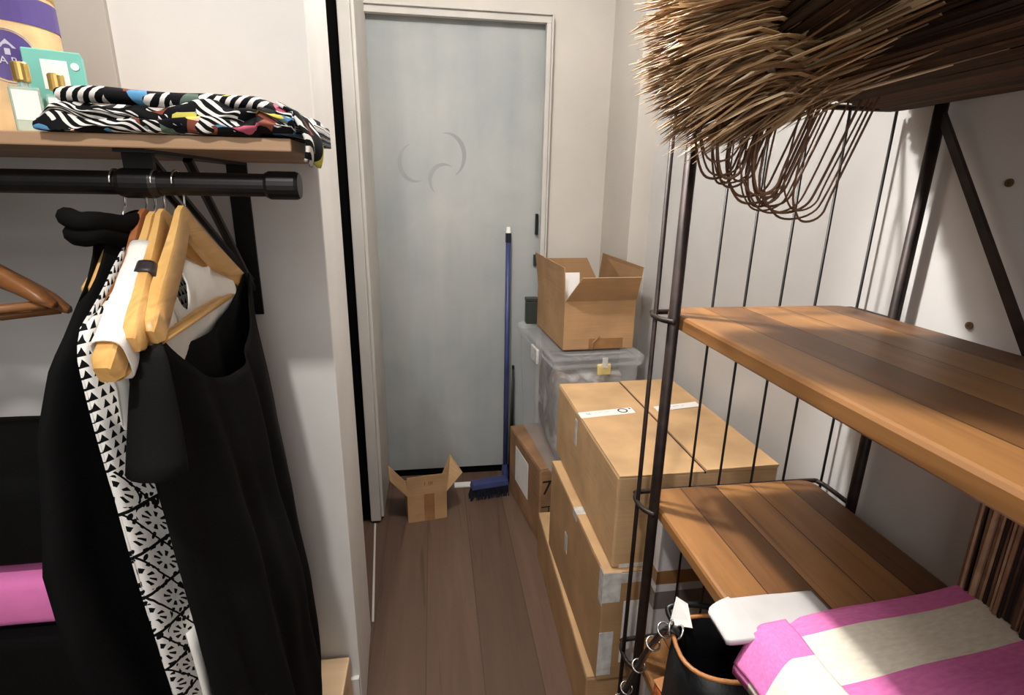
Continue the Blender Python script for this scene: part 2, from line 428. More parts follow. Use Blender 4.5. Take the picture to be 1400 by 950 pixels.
# ------------------------------------------------------------------ left shelf, bracket, rail
sh = empty('wall_shelf', (-.8, 1.0, 1.60), 'pale wood wall shelf with black brackets and rail below', 'shelf')
def S(o): return o
bp = [(-1.0, -.18), (.608, -.18), (.612, -.05), (.552, .25), (-1.0, .25)]
bmb = MB(); bmb.v = [(x, y, z) for z in (-.005, .0125) for x, y in bp]
bmb.f = [(4, 3, 2, 1, 0), (5, 6, 7, 8, 9)] + [(i, (i+1) % 5, 5+(i+1) % 5, 5+i) for i in range(5)]
bmb.build('board', M['pshelf'], sh, bevel=.002)
rail = MB().tube([(-1.0, -.126, -.05), (.52, -.126, -.05), (.56, -.126, -.05)], .0165, 20)
rail.build('rail', M['black'], sh)
MB().tube([(.355, -.126, -.05), (.362, -.126, -.05), (.40, -.126, -.05), (.41, -.126, -.05)], [.0185, .021, .021, .0175], 20).build('rail_collar', M['black'], sh)
MB().tube([(.555, -.126, -.05), (.56, -.126, -.05), (.598, -.126, -.05), (.603, -.126, -.05)], [.018, .0205, .0205, .018], 20).build('rail_end_cap', M['black'], sh)
br = MB()
br.box(.365, .405, -.13, -.122, -.05, -.004)
br.box(.375, .415, .244, .25, -.33, -.004)
br.box(.375, .415, -.17, .25, -.010, -.004)
for x in (.372, .392):
    br.tube([(x, -.11, -.012), (x+.01, .235, -.25)], .006, 6)
br.tube([(.408, -.02, -.012), (.400, .240, -.27)], .008, 6)
br.build('bracket', M['black'], sh)
# ------------------------------------------------------------------ hangers
def hook_pts(x, y, zr, h):
    # wire hooked over the rail (axis along x), stem down to the apex
    P = []
    r = .0185
    for a in range(-40, 200, 20): P.append((x, y+r*math.cos(R(a)), zr+r*math.sin(R(a))))
    P = P[::-1]
    P = [(x, y-r, zr-.004)] + P[0:0] if False else P
    P.append((x, y+.012, zr-.03)); P.append((x, y+.002, zr-.042)); P.append((x, y, h)); return P
PATHS = []
def hanger(x, near, far, apex_z, mat, label, group=None, bar=True, w=.021, yc=.874, bend=.0, sag=.006):
    root = empty('coat_hanger', (x, yc, 1.55), label, 'hanger', group=group)
    near = Vector(near); far = Vector(far); ap = Vector((x, yc, apex_z))
    mb = MB(); rings = []
    def arm(e):
        pts = spline([ap, ap.lerp(e, .14)+Vector((0, 0, -.006)), ap.lerp(e, .38)+Vector((0, 0, -sag*1.3)), ap.lerp(e, .7)+Vector((0, 0, -sag*.7)), e], 5)
        return pts
    A = arm(near); B = arm(far)
    path = A[::-1]+B[1:]
    PATHS.append(A)
    n = len(path); b = len(mb.v)
    for i, p in enumerate(path):
        s = abs(i-(len(A)-1))/(len(A)-1)
        hh = .0165+.003*math.sin(s*3.0); ww = w*.42+w*.55*s**1.3
        off = Vector((bend*s*s, 0, 0))
        t = (path[min(i+1, n-1)]-path[max(i-1, 0)]).normalized()
        nrm = Vector((1, 0, 0)).cross(t); nrm.normalize()
        if nrm.z < 0: nrm = -nrm
        if i in (0, n-1): hh *= .62; ww *= .7
        prof = [(-1, -.8), (-.72, -1), (.72, -1), (1, -.8), (1, .8), (.72, 1), (-.72, 1), (-1, .8)]
        for (a, c) in prof:
            q = p + off + Vector((1, 0, 0))*ww*a + nrm*hh*c - root.location
            mb.v.append(tuple(q))
    for i in range(n-1):
        for j in range(8):
            j2 = (j+1) % 8; mb.f.append((b+i*8+j, b+i*8+j2, b+(i+1)*8+j2, b+(i+1)*8+j))
    mb.f.append(tuple(b+j for j in range(8))); mb.f.append(tuple(b+(n-1)*8+j for j in range(8)))
    ha = mb.build('arms', mat, root, smooth=True)
    es = ha.modifiers.new('edges', 'EDGE_SPLIT'); es.split_angle = R(40)
    hk = MB().tube([Vector(p)-root.location for p in spline(hook_pts(x, yc, 1.55, apex_z+.01), 3)], .0017, 6)
    hk.build('hook', M['chrome'], root, smooth=True)
    if bar:
        a = near.lerp(far, .06)+Vector((0, 0, -.012)); c = near.lerp(far, .94)+Vector((0, 0, -.012))
        MB().tube([a-root.location, c-root.location], .0052, 10).build('trouser_bar', mat, root, smooth=True)
    return root
def X(px): return ray(px, 240).x/ray(px, 240).y*.874
hx = [X(158), X(188), X(200), X(213), X(241)]
hanger(hx[0], (-.455, .775, 1.40), (-.455, .985, 1.40), 1.487, M['hang'], 'wooden hanger inside the black roll collar dress, furthest left of the five', w=.010, bar=False)
hanger(hx[1], (-.408, .685, 1.355), (-.415, 1.07, 1.36), 1.498, sag=.014, mat=M['hangb'], label='brown wooden hanger holding the black and white print top', w=.0115, bar=False)
hanger(hx[2], (-.352, .594, 1.352), (-.40, 1.06, 1.36), 1.494, sag=.006, mat=M['hang'], label='pale wooden hanger holding the white top, third from the right end of the row' if False else 'pale wooden hanger holding the white top beside the print top, its rounded end bare', w=.0125)
hanger(hx[3], (-.343, .634, 1.374), (-.385, 1.09, 1.37), 1.498, M['hang'], 'pale wooden hanger with a dark satin strap looped over its arm', w=.0115)
hanger(hx[4], (-.338, .665, 1.374), (-.375, 1.092, 1.368), 1.503, M['hang'], 'pale wooden hanger holding the black scoop neck top, rightmost on the rail', w=.0125)
# black strap over the fourth hanger's arm
A4 = PATHS[3]; k0 = 12
pc = A4[k0]; tt = (A4[k0+1]-A4[k0-1]).normalized(); nn_ = Vector((1, 0, 0)).cross(tt).normalized()
mb = MB(); n = 20
for sft in (-.012, -.006, 0, .006, .012):
    for i in range(n):
        a = 2*math.pi*i/n; e = .6
        ca, sa = math.cos(a), math.sin(a)
        mb.v.append(tuple(pc+tt*sft+Vector((1, 0, 0))*.0130*math.copysign(abs(ca)**e, ca)+nn_*.0220*math.copysign(abs(sa)**e, sa)))
for k in range(4):
    for j in range(n): mb.f.append((k*n+j, k*n+(j+1) % n, (k+1)*n+(j+1) % n, (k+1)*n+j))
tag(mb.build('fabric_strap', plain('dark_grey_satin', (52, 46, 48), .4), solid=.003, smooth=True), 'short dark satin strap looped over a pale hanger arm', 'strap')
# two brown hangers at the left edge
for k, (dx, dy, dz, rot, lb) in enumerate(((0, 0, 0, 4, 'brown wooden hanger at the left edge, the upper of two'), (0, .010, -.014, 9, 'brown wooden hanger at the left edge, lower and behind the other'))):
    root = empty('coat_hanger', (-.795+dx, .90+dy, 1.55), lb, 'hanger', rotz=R(rot), group='brown hangers at the left edge')
    mb = MB(); path = []
    for i in range(-12, 13):
        s = i/12; path.append((s, Vector((s*.22, abs(s)**2.2*-.03, -.075+dz-.105*abs(s)**1.35))))
    for s, p in path:
        hh = .019*(1-.55*abs(s)**3); ww = .009+.007*abs(s)
        if abs(s) == 1: hh *= .6; ww *= .6
        for (a, c) in [(-1, -.55), (-.62, -1), (.62, -1), (1, -.55), (1, .55), (.62, 1), (-.62, 1), (-1, .55)]:
            mb.v.append((p.x, p.y+ww*a, p.z+hh*c))
    for i in range(24):
        for j in range(8): mb.f.append((i*8+j, i*8+(j+1) % 8, (i+1)*8+(j+1) % 8, (i+1)*8+j))
    mb.f.append(tuple(range(8))); mb.f.append(tuple(24*8+j for j in range(8)))
    mb.build('arms', M['hangx'], root, smooth=True)
    MB().tube([(-.20, -.025, -.185+dz), (0, -.012, -.20+dz), (.205, -.025, -.18+dz)], .007, 8).build('trouser_bar', M['hangx'], root, smooth=True)
    MB().tube([Vector(p)-root.location for p in spline(hook_pts(root.location.x, root.location.y-dy-.026, 1.55, 1.48+dz), 3)], .0017, 6).build('hook', M['chrome'], root, smooth=True)
# ------------------------------------------------------------------ garments
def garment(name, mat, label, cat, near, far, xc, thick, zbot, topf, topb, nu=56, nv=60, folds=.006, fs=9, seed=0, extra=None, tw=None, epow=.55, bk=.35):
    """near/far/xc/thick: tables against z; topf/topb: neckline height against u for the front (+x) and back panel"""
    near, far, xc, thick = [sorted(t) for t in (near, far, xc, thick)]
    mb = MB()
    zt = max(topf(.0), topf(1.0))
    for side, top in ((1, topf), (-1, topb)):
        def fn(u, v):
            z = top(u)+(zbot-top(u))*v
            y = lerpt(near, z)+(lerpt(far, z)-lerpt(near, z))*u
            e = max(0.0, math.sin(math.pi*u))**epow
            dz = max(0, min(1, (1.38-z)/.35))
            f = folds*dz*(math.sin(fs*u*6.28+seed+1.6*z)+.6*math.sin(fs*1.7*u*6.28+seed*2+z*3)+1.2*fbm((u*3, z*3, seed), 1.5))
            x = lerpt(xc, z) + (tw(u, z) if tw else 0) + side*(1 if side > 0 else bk)*lerpt(thick, z)*e + f*math.sin(math.pi*u)**.3
            return (x, y+.004*fbm((z*4, seed, side), 2), z)
        mb.grid(fn, nu, nv, lambda u, v, top=top: (u*.46, (1.42-(top(u)+(zbot-top(u))*v))))
    if extra: extra(mb)
    o = mb.build(name, mat, smooth=True, weld=.0006, solid=.0022)
    return tag(o, label, cat)
def shoulder(zs, zn, n0, n1, dip, pw=2.0):
    """shoulder height zs at the ends rising to zn at the neck, scoop of depth dip between n0 and n1"""
    def f(u):
        if u < n0: return zs+(zn-zs)*u/n0
        if u > n1: return zs+(zn-zs)*(1-u)/(1-n1)
        t = (u-n0)/(n1-n0)*2-1
        return zn-dip*(1-abs(t)**pw)
    return f
# G5 black scoop neck top (front of the row)
def nf(p, y): return aty(p[0], p[1], y)
def edge(pts):  # (px, py, Y) -> tables of y and x against z
    w = [aty(*q) for q in pts]
    return [(v.z, v.y) for v in w], [(v.z, v.x) for v in w]
def sleeve(mb):
    # cap sleeve hanging from the near shoulder
    top = Vector((-.343, .672, 1.365)); bot = Vector((-.331, .618, 1.222))
    n = 18
    rings = 9; b = len(mb.v)
    for i in range(rings+1):
        s = i/rings; c = top.lerp(bot, s)
        ry = .012+.016*s**.7; rx = .012+.016*s**.6
        for j in range(n):
            a = 2*math.pi*j/n
            mb.uv[len(mb.v)] = (0, 0)
            mb.v.append((c.x+rx*math.cos(a), c.y+ry*math.sin(a)+.006*s*math.cos(a), c.z-.006*math.cos(a)*s))
    for i in range(rings):
        for j in range(n): mb.f.append((b+i*n+j, b+i*n+(j+1) % n, b+(i+1)*n+(j+1) % n, b+(i+1)*n+j))
g5 = garment('sleeved_top', M['fblack'], 'black scoop neck top with cap sleeves, in front on the rail', 'top',
    near=[(1.40, .660), (1.36, .650), (1.25, .655), (1.1, .665), (.9, .675), (.6, .70), (.3, .715)],
    far=[(1.40, 1.098), (1.30, 1.105), (1.15, 1.115), (1.0, 1.125), (.8, 1.14), (.55, 1.155), (.45, 1.15), (.3, 1.12)],
    xc=[(1.4, -.356), (1.3, -.362), (1.15, -.357), (1.0, -.353), (.7, -.345), (.5, -.342), (.3, -.342)],
    thick=[(1.4, .012), (1.3, .030), (1.1, .042), (.8, .052), (.3, .058)],
    zbot=.30, topf=shoulder(1.362, 1.392, .09, .94, .135, 2.4), topb=shoulder(1.362, 1.392, .09, .94, .075, 2.2), folds=.010, fs=3.2, seed=1.3, extra=sleeve)
MB().tube([aty(283, 478, .90)-g5.location, aty(291, 503, .895)], [.0016, .0016], 6).build('zip', M['black'], g5)
# white lining hanging below it
mb = MB()
def fn(u, v):
    z = .93-.58*v
    return (-.366+.006*math.sin(u*7+v*3)+.008*v, .675+.08*u+.02*v, z)
mb.grid(fn, 10, 16)
tag(mb.build('white_skirt', M['fwhite'], smooth=True, solid=.002), 'cream white skirt showing in a thin strip below the print top', 'skirt')
# G3 white top
def shoulder_cover(mb):
    A = PATHS[2]; b = len(mb.v); n = 20; ks = list(range(7, 19))
    for q, k in enumerate(ks):
        p = A[k]; tt = (A[min(k+1, len(A)-1)]-A[k-1]).normalized(); nz = Vector((1, 0, 0)).cross(tt).normalized()
        if nz.z < 0: nz = -nz
        for j in range(n):
            a = 2*math.pi*j/n; ca, sa = math.cos(a), math.sin(a)
            hz_ = .0235 if sa > 0 else .034
            mb.uv[len(mb.v)] = (0, 0)
            mb.v.append(tuple(p+Vector((1, 0, 0))*(.0165+.001*math.sin(q*1.7+a*3))*math.copysign(abs(ca)**.6, ca)+nz*hz_*math.copysign(abs(sa)**.7, sa)))
    for i in range(len(ks)-1):
        for j in range(n): mb.f.append((b+i*n+j, b+i*n+(j+1) % n, b+(i+1)*n+(j+1) % n, b+(i+1)*n+j))
garment('sleeveless_top', M['fwhite'], 'white top on a pale hanger between the print top and the black top', 'top',
    near=[(1.48, .79), (1.44, .705), (1.41, .655), (1.385, .628), (1.36, .622), (1.32, .645), (1.24, .68), (1.1, .75), (1.0, .76)],
    far=[(1.48, .95), (1.40, 1.04), (1.2, 1.05), (1.0, 1.03)],
    xc=[(1.48, -.404), (1.44, -.390), (1.41, -.376), (1.37, -.366), (1.32, -.372), (1.26, -.390), (1.2, -.402), (1.0, -.415)], thick=[(1.48, .014), (1.42, .017), (1.37, .017), (1.31, .012), (1.0, .010)],
    zbot=1.02, topf=shoulder(1.402, 1.472, .34, .64, .10), topb=shoulder(1.402, 1.474, .34, .64, .05), folds=.003, fs=3, seed=4, nu=40, nv=40, tw=lambda u, z: -.020*min(1, max(0, u-.28)*3)*min(1, (1-u)*6), epow=.4, bk=.6, extra=shoulder_cover)
# G2 black and white print top
garment('patterned_tunic', M['print'], 'black and white geometric print tunic on a brown hanger', 'tunic',
    near=[(1.48, .79), (1.455, .750), (1.44, .730), (1.36, .652), (1.28, .640), (1.1, .64), (.9, .655), (.6, .70), (.4, .72)],
    far=[(1.46, .98), (1.38, 1.08), (1.0, 1.09), (.4, 1.06)],
    xc=[(1.48, -.427), (1.44, -.425), (1.36, -.412), (1.28, -.402), (1.1, -.394), (.9, -.392), (.6, -.392), (.4, -.39)],
    thick=[(1.46, .016), (1.35, .020), (1.1, .024), (.6, .030), (.4, .03)],
    zbot=.36, topf=shoulder(1.385, 1.462, .30, .68, .06), topb=shoulder(1.385, 1.466, .30, .68, .03), folds=.003, fs=2.5, seed=2.2)
# G1 black roll collar dress
g1 = garment('roll_collar_dress', M['fblack2'], 'long black dress with thick rolled collar, leftmost in the row', 'dress',
    near=[(1.52, .80), (1.47, .79), (1.42, .760), (1.34, .67), (1.26, .635), (1.1, .60), (1.0, .60), (.8, .62), (.45, .67)],
    far=[(1.52, .97), (1.46, .98), (1.38, 1.06), (1.0, 1.08), (.45, 1.06)],
    xc=[(1.52, -.462), (1.46, -.452), (1.36, -.452), (1.26, -.462), (1.1, -.468), (.9, -.465), (.45, -.45)],
    thick=[(1.52, .020), (1.46, .022), (1.3, .03), (1.1, .034), (.45, .04)],
    zbot=.40, topf=shoulder(1.40, 1.495, .12, .85, .02), topb=shoulder(1.40, 1.495, .12, .85, .01), folds=.008, fs=2.6, seed=5.1)
mb = MB(); n = 40
for (zz, rr, ex) in ((1.478, .0125, .93), (1.498, .0125, 1.0)):
    pts = []
    for i in range(n):
        a = 2*math.pi*i/n
        pts.append((-.457+.030*ex*math.cos(a)+.003*math.sin(3*a), .858+.078*ex*math.sin(a), zz+.003*math.sin(a*2+zz*50)-.004*math.sin(a)+.002*math.sin(5*a)))
    mb.tube(pts, rr, 10, closed=True)
mb.build('rolled_collar', M['fblack2'], g1, smooth=True)
# pile at the left edge behind the dress
a = aty(0, 655, 1.0).z
def cushionbox(x0, x1, y0, y1, z0, z1, amp=.012, seed=0):
    mb = MB()
    n = 14
    def prof(t):  # rounded rectangle in (y,z)
        a = 2*math.pi*t; c, s_ = math.cos(a), math.sin(a); e = .35
        return ((y0+y1)/2+(y1-y0)/2*math.copysign(abs(c)**e, c), (z0+z1)/2+(z1-z0)/2*math.copysign(abs(s_)**e, s_))
    def fn(u, v):
        x = x0+(x1-x0)*u; k = min(1, min(u, 1-u)*9+.72); y, z = prof(v)
        cy, cz = (y0+y1)/2, (z0+z1)/2
        y = cy+(y-cy)*k; z = cz+(z-cz)*k
        return (x, y+amp*.4*fbm((x*6, z*9, seed), 1), z+amp*.5*fbm((x*5, y*5, seed+3), 1.4))
    mb.grid(fn, n, 40)
    b = 0; w = n+1
    mb.f.append(tuple(i*w for i in range(40))); mb.f.append(tuple(i*w+n for i in range(40)))
    return mb
tag(MB().box(-1.35, -.56, .86, 1.20, .286, .772).build('fabric_storage_box', M['fblack2'], bevel=.012), 'black fabric storage box on the pale platform, under a pink garment', 'storage box')
tag(cushionbox(-1.32, -.60, .88, 1.19, .776, .892, seed=3).build('folded_sweater', M['fpink'], smooth=True, weld=.0002), 'bright pink folded garment at the left edge of the photo', 'folded garment')
tag(cushionbox(-1.34, -.58, .88, 1.19, .896, 1.083, amp=.006, seed=5).build('folded_blanket', M['fblack2'], smooth=True, weld=.0002), 'thick black folded blanket lying on the pink garment', 'blanket')
# ------------------------------------------------------------------ things on the left shelf
ZS = 1.6125
t = empty('paper_canister', (-.618, .975, ZS), 'tall kraft and purple canister with gold lid at left end of shelf', 'canister')
rc = .068
MB().lathe([(rc*1.0, 0), (rc, .006), (rc*.985, .215), (rc*.97, .215)], 40).build('canister_body', M['kraft'], t, smooth=False)
MB().lathe([(rc*1.0, .150), (rc*1.004, .150), (rc*1.004, .186), (rc*1.0, .186)], 40).build('purple_band', M['purple'], t)
MB().lathe([(rc*1.004, .192), (rc*1.004, .212), (rc*.92, .222), (rc*.4, .228), (.01, .229)], 36).build('lid', M['gold'], t, smooth=True)
def on_cyl(ang, z, r): return Vector((r*math.sin(ang), -r*math.cos(ang), z))
dirc = math.atan2(.597-.0, .975-.0)  # facing the camera
ang0 = math.atan2(.618, .975)+.02
mb = MB(); nn = 28
mb.v.append(tuple(on_cyl(ang0, .105, rc*1.006)))
for ring_r in (.5, 1.0):
    for i in range(nn):
        a = 2*math.pi*i/nn; mb.v.append(tuple(on_cyl(ang0+ring_r*.032*math.cos(a)/rc, .105+ring_r*.032*math.sin(a), rc*1.006)))
for i in range(nn):
    j = (i+1) % nn
    mb.f.append((0, 1+i, 1+j)); mb.f.append((1+i, 1+nn+i, 1+nn+j, 1+j))
em = mb.build('round_emblem', M['purple'], t)
MB().tube([on_cyl(ang0+.0345*math.cos(2*math.pi*i/36)/rc, .105+.0345*math.sin(2*math.pi*i/36), rc*1.008) for i in range(36)], .0006, 5, closed=True).build('emblem_ring', M['lilac'], em)
def cylpatch(pts, mat, name, par):
    mb = MB(); mb.v += [tuple(on_cyl(ang0+x/rc, .105+z, rc*1.012)) for x, z in pts]; mb.f.append(tuple(range(len(pts)))); return mb.build(name, mat, par)
cylpatch([(-.010, .010), (.010, .010), (0, .021)], M['lilac'], 'triangle_mark', em)
cylpatch([(-.003, .001), (.003, .001), (.003, .009), (-.003, .009)], M['lilac'], 'stem_mark', em)
for k, ch in enumerate('EART'):
    an = ang0+(-.018+.0118*k)/rc
    text(ch, .0135, M['lilac'], em, frame(on_cyl(an, .098, rc*1.014), (math.cos(an), math.sin(an), 0), (0, 0, 1)))
t = empty('gift_box', (-.530, .925, ZS), 'teal card box with white label behind the glass bottles', 'box', rotz=R(24))
MB().box(-.033, .033, 0, .045, 0, .116).build('carton', M['teal'], t, bevel=.0015)
MB().box(-.014, .016, -.001, 0, .064, .103).build('front_label', M['paper'], t)
MB().lathe([(.005, 0), (.005, .001)], 16).build('round_sticker', M['paper'], t, loc=(.0245, -.0004, .097)).rotation_euler = (R(90), 0, 0)
for k in range(2):
    x, y = ((-.537, .866), (-.516, .900))[k]
    t = empty('perfume_bottle', (x, y, ZS), ('small glass bottle with white label and gold cap, in front', 'second small glass bottle half hidden behind the scarf')[k], 'bottle', rotz=R(28), group='glass bottles on the shelf')
    s = (1, .92)[k]
    MB().box(-.0165*s, .0165*s, -.011, .011, 0, .058*s).build('glass_body', M['glass'], t, bevel=.003)
    MB().box(-.0135*s, .0135*s, -.0118, -.0111, .016*s, .053*s).build('bottle_label', M['paper'], t)
    MB().lathe([(.006, .058*s), (.006, .064*s)], 16).build('neck', M['glass'], t)
    cp = MB()
    prof = []
    cp.lathe([(.0085, .064*s), (.0095, .066*s), (.0095, .086*s), (.0085, .088*s)], 18).build('cap', M['gold'], t)
# folded scarf
def scarf():
    mb = MB()
    L0, L1 = -.500, -.186
    def prof(t, x):
        # two stacked folded layers seen from the front
        y0, y1 = .815, 1.10
        k = t*4
        if k < 1: return (y1-(y1-y0)*k, .0)                       # underside to the front
        if k < 2:
            a = (k-1)*math.pi; return (y0-.006*math.sin(a)*1.5, .013-.013*math.cos(a))
        if k < 3:
            a = (k-2)*math.pi; return (y0+.012-.012*math.sin(a), .040-.014*math.cos(a))
        return (y0+.012+(y1-y0-.012)*(k-3), .054)
    def fn(u, v):
        x = L0+(L1-L0)*u
        y, z = prof(v, x)
        h = .78+.2*fbm((x*9, v*2, 1), 1)
        z = z*h*.9+.015*fbm((x*20, y*14, v*5), 1.2)*(1 if z > .004 else 0)
        y += .007*fbm((x*26, v*6, 7), 1)
        if u > .86:
            d = (u-.86)/.14; z = z*(1-.25*d)+.004
        if u < .06: z *= .55+u/.06*.45
        return (x, y, ZS+.001+max(0, z))
    mb.grid(fn, 130, 72, lambda u, v: (u*.42+.02, v*.34))
    mb.f.append(tuple(i*131 for i in range(73))); mb.f.append(tuple(i*131+130 for i in range(73)))
    def fn2(u, v):  # folded top edge roll
        x = L0+.02+(L1-L0-.03)*u; a = v*2*math.pi
        r = .010+.004*fbm((x*13, 2, 2), 1)
        return (x, .842+r*1.8*math.cos(a), ZS+.046-.014*max(0, u-.85)/.15+.006*fbm((x*8, 5, 1), 1)+r*math.sin(a))
    mb.grid(fn2, 90, 12, lambda u, v: (.5+u*.42, v*.06+.5))
    return mb.build('folded_scarf', M['scarf'], smooth=True, weld=.0001)
sf = scarf()
mb = MB()
mb.grid(lambda u, v: (-.1815+.006*math.sin(v*5)+.004*math.sin(u*9)+.006*(1-v)-.02*max(0, v-.85)/.15, .822+.10*u, ZS-.030+.075*v+.006*math.sin(u*14)*(1-v)), 16, 14, lambda u, v: (u*.12+.3, v*.1+.2))
mb.build('hanging_corner', M['scarf'], sf, smooth=True, solid=.004)
tag(sf, 'folded scarf in black, white and bright colours on the wall shelf', 'scarf')
# ------------------------------------------------------------------ right shelving unit
XF, XB = .475, .945
su = empty('shelving_unit', (.7, .5, 0), 'black metal shelving unit with stained wood boards by the right wall', 'shelving')
def so(p): return Vector(p)-su.location
def plank(z, name, x0=.485, x1=.915, y0=-.35, y1=1.060, th=.032):
    # rounded corner board
    mb = MB(); out = []
    r = .03
    for cx, cy, a0 in ((x1-r, y1-r, 0), (x0+r, y1-r, 90), (x0+r, y0+r, 180), (x1-r, y0+r, 270)):
        for k in range(6): a = R(a0+k*18); out.append((cx+r*math.cos(a), cy+r*math.sin(a)))
    n = len(out); lv = [(-th, .006), (-th+.005, 0), (-.007, 0), (-.002, .003), (0, .008)]
    cxm, cym = (x0+x1)/2, (y0+y1)/2
    for dz, ins in lv:
        for x, y in out:
            mb.v.append((x-math.copysign(ins, x-cxm)-.7, y-math.copysign(ins, y-cym)-.5, z+dz))
    for i in range(len(lv)-1):
        for j in range(n): mb.f.append((i*n+j, i*n+(j+1) % n, (i+1)*n+(j+1) % n, (i+1)*n+j))
    mb.f.append(tuple(reversed(range(n)))); mb.f.append(tuple((len(lv)-1)*n+j for j in range(n)))
    o = mb.build(name, M['plank'], su); return o
ZP = (1.314, .873, .432)
M['plank'] = wood('stained_plank_a', [(.08, (74, 47, 26)), (.42, (114, 76, 42)), (.7, (150, 105, 60)), (.95, (182, 138, 88))], 'Y', .0882, 0, True, .42, .2185, 1, .4)
for z in ZP: plank(z, 'shelf_board')
for x, y0, nm in ((XF, .985, 'front'), (XB, .955, 'rear')):
    MB().tube([so((x, y0, 0)), so((x, y0, 1.74))], .0115, 12).build('post', M['rust'], su, smooth=True)
for x in (XF, XB):
    MB().tube([so((x, -.30, 0)), so((x, -.30, 1.74))], .0115, 12).build('post', M['rust'], su, smooth=True)
def hoop(z):
    return [so(p) for p in [(XF-.003, .972, z), (XF-.020, .998, z), (XF-.022, 1.035, z), (XF-.012, 1.058, z), (XF+.012, 1.068, z), (.7, 1.068, z), (XB-.03, 1.068, z), (XB-.006, 1.058, z), (XB, 1.03, z), (XB, .955, z)]]
for z in (ZP[0]-.012, ZP[1]-.012, ZP[2]-.012, 1.722):
    MB().tube(spline(hoop(z), 4), .0058, 8).build('end_hoop', M['rust'], su, smooth=True)
MB().tube([so((XF-.02, 1.03, .04)), so((XF-.02, 1.03, 1.72))], .0052, 8).build('wire', M['rust'], su, smooth=True)
for r_ in (.563, .633, .713, .794, .894):
    x = r_*1.066
    MB().tube([so((x, 1.066, .04)), so((x, 1.066, 1.72))], .0032, 6).build('wire', M['black'], su, smooth=True)
MB().tube([so((XB, .955, 1.728)), so((XB, -.30, 1.728))], .006, 8).build('top_rail', M['black'], su, smooth=True)
zz = [(.952, 1.70), (.64, 1.232)]
for (ya, za), (yb, zb) in zip(zz, zz[1:]):
    mb = MB(); mb.hexa([so(p) for p in ((XB-.004, ya-.009, za), (XB+.004, ya-.009, za), (XB+.004, ya+.009, za), (XB-.004, ya+.009, za), (XB-.004, yb-.009, zb), (XB+.004, yb-.009, zb), (XB+.004, yb+.009, zb), (XB-.004, yb+.009, zb))])
    mb.build('brace', M['rust'], su)
# ------------------------------------------------------------------ raffia bundle on the top of the unit
rb = empty('raffia_bundle', (.62, .80, 1.73), 'big brown dried raffia bundle with frayed end and cord loops on top', 'raffia bundle')
ro = rb.location.copy()
rnd = random.Random(3)
mb = MB()
gather = Vector((.578, .862, 1.750))
def blade(mb, pts, w, tw=.4, n=3):
    k = len(pts)
    rs = [w*(.7+.3*math.sin(math.pi*i/(k-1))) for i in range(k)]; rs[-1] = w*.15
    mb.tube(pts, rs, n, cap=True, flat=.45)
CT = 760
for i in range(CT):
    # direction fan from straight up-left round to downwards
    s = rnd.random()
    q = rnd.random()
    zt = 1.632+(1.95-1.632)*s
    g = gather+Vector((rnd.gauss(0, .028), rnd.uniform(-.07, .05), -.045+.23*s+rnd.uniform(-.02, .02)))
    tip = Vector((.350+.062*max(0, .35-s)/.35+rnd.gauss(0, .010), .90+rnd.uniform(-.10, .07), zt+rnd.gauss(0, .010)))
    if rnd.random() < .06: tip += Vector((-.018, 0, rnd.uniform(-.02, .01)))
    bulge = Vector((0, rnd.uniform(-.05, .03)-.02, .028*(1-s)*rnd.uniform(.3, 1.4)))
    mid = g.lerp(tip, .5)+bulge
    e = g+Vector((.035+rnd.uniform(0, .03), -.16+rnd.uniform(-.08, .08), .03+rnd.uniform(-.01, .02)))
    P = spline([e-ro, g-ro, mid-ro, tip-ro], 3)
    blade(mb, P, rnd.uniform(.0024, .0070))
fr = mb.build('frayed_end', M['straw'], rb); fr['kind'] = 'stuff'; fr['label'] = 'pale tan cut fibre ends fanning out'
# shorter lower fringe under the gather
mb = MB()
for i in range(260):
    s = rnd.random()
    g = Vector((.575+.10*s, .85+rnd.uniform(-.06, .06), 1.735-.02*s))
    tip = Vector((.425+.16*s+rnd.gauss(0, .012), .91+rnd.uniform(-.08, .08), 1.615+.055*s+rnd.gauss(0, .010)))
    P = spline([g-ro, g.lerp(tip, .5)+Vector((0.006, -.02, .008))-ro, tip-ro], 3)
    blade(mb, P, rnd.uniform(.0018, .0042))
o = mb.build('lower_fringe', M['straw'], rb); o['kind'] = 'stuff'; o['label'] = 'shorter tan fibres under the tie'
# long strands running along the unit towards the viewer
mb = MB()
for i in range(1500):
    u = rnd.random(); z = 1.719+rnd.random()**1.6*.17*(.45+.55*math.sin(min(1, .25+u)*math.pi/1.3))
    x = .60+.345*u
    y0 = .93+.135*u+rnd.uniform(-.02, .004)
    x0 = x; x1 = x+rnd.gauss(0, .012)
    x1 = min(x1, .95)
    zz_ = z+rnd.gauss(0, .006)
    P = [Vector((x0, y0, z)), Vector(((x0+x1)/2, .5, max(1.719, (z+zz_)/2+.004))), Vector((x1, -.28, max(1.719, zz_)))]
    mb.tube([p-ro for p in P], rnd.uniform(.0018, .0042), 4)
for i in range(700):
    u = rnd.random(); v = rnd.random()
    P = [Vector((.50+.12*u, .87+rnd.uniform(-.03, .03), 1.765+.17*v)), Vector((.475+.13*u, .64, 1.785+.18*v)), Vector((.46+.14*u, .30, 1.80+.18*v)), Vector((.455+.15*u, -.26, 1.81+.18*v))]
    mb.tube([p-ro for p in P], rnd.uniform(.0022, .0045), 4)
o = mb.build('long_strands', M['strawd'], rb); o['kind'] = 'stuff'; o['label'] = 'dark brown strands lying along the top'
mb = MB()
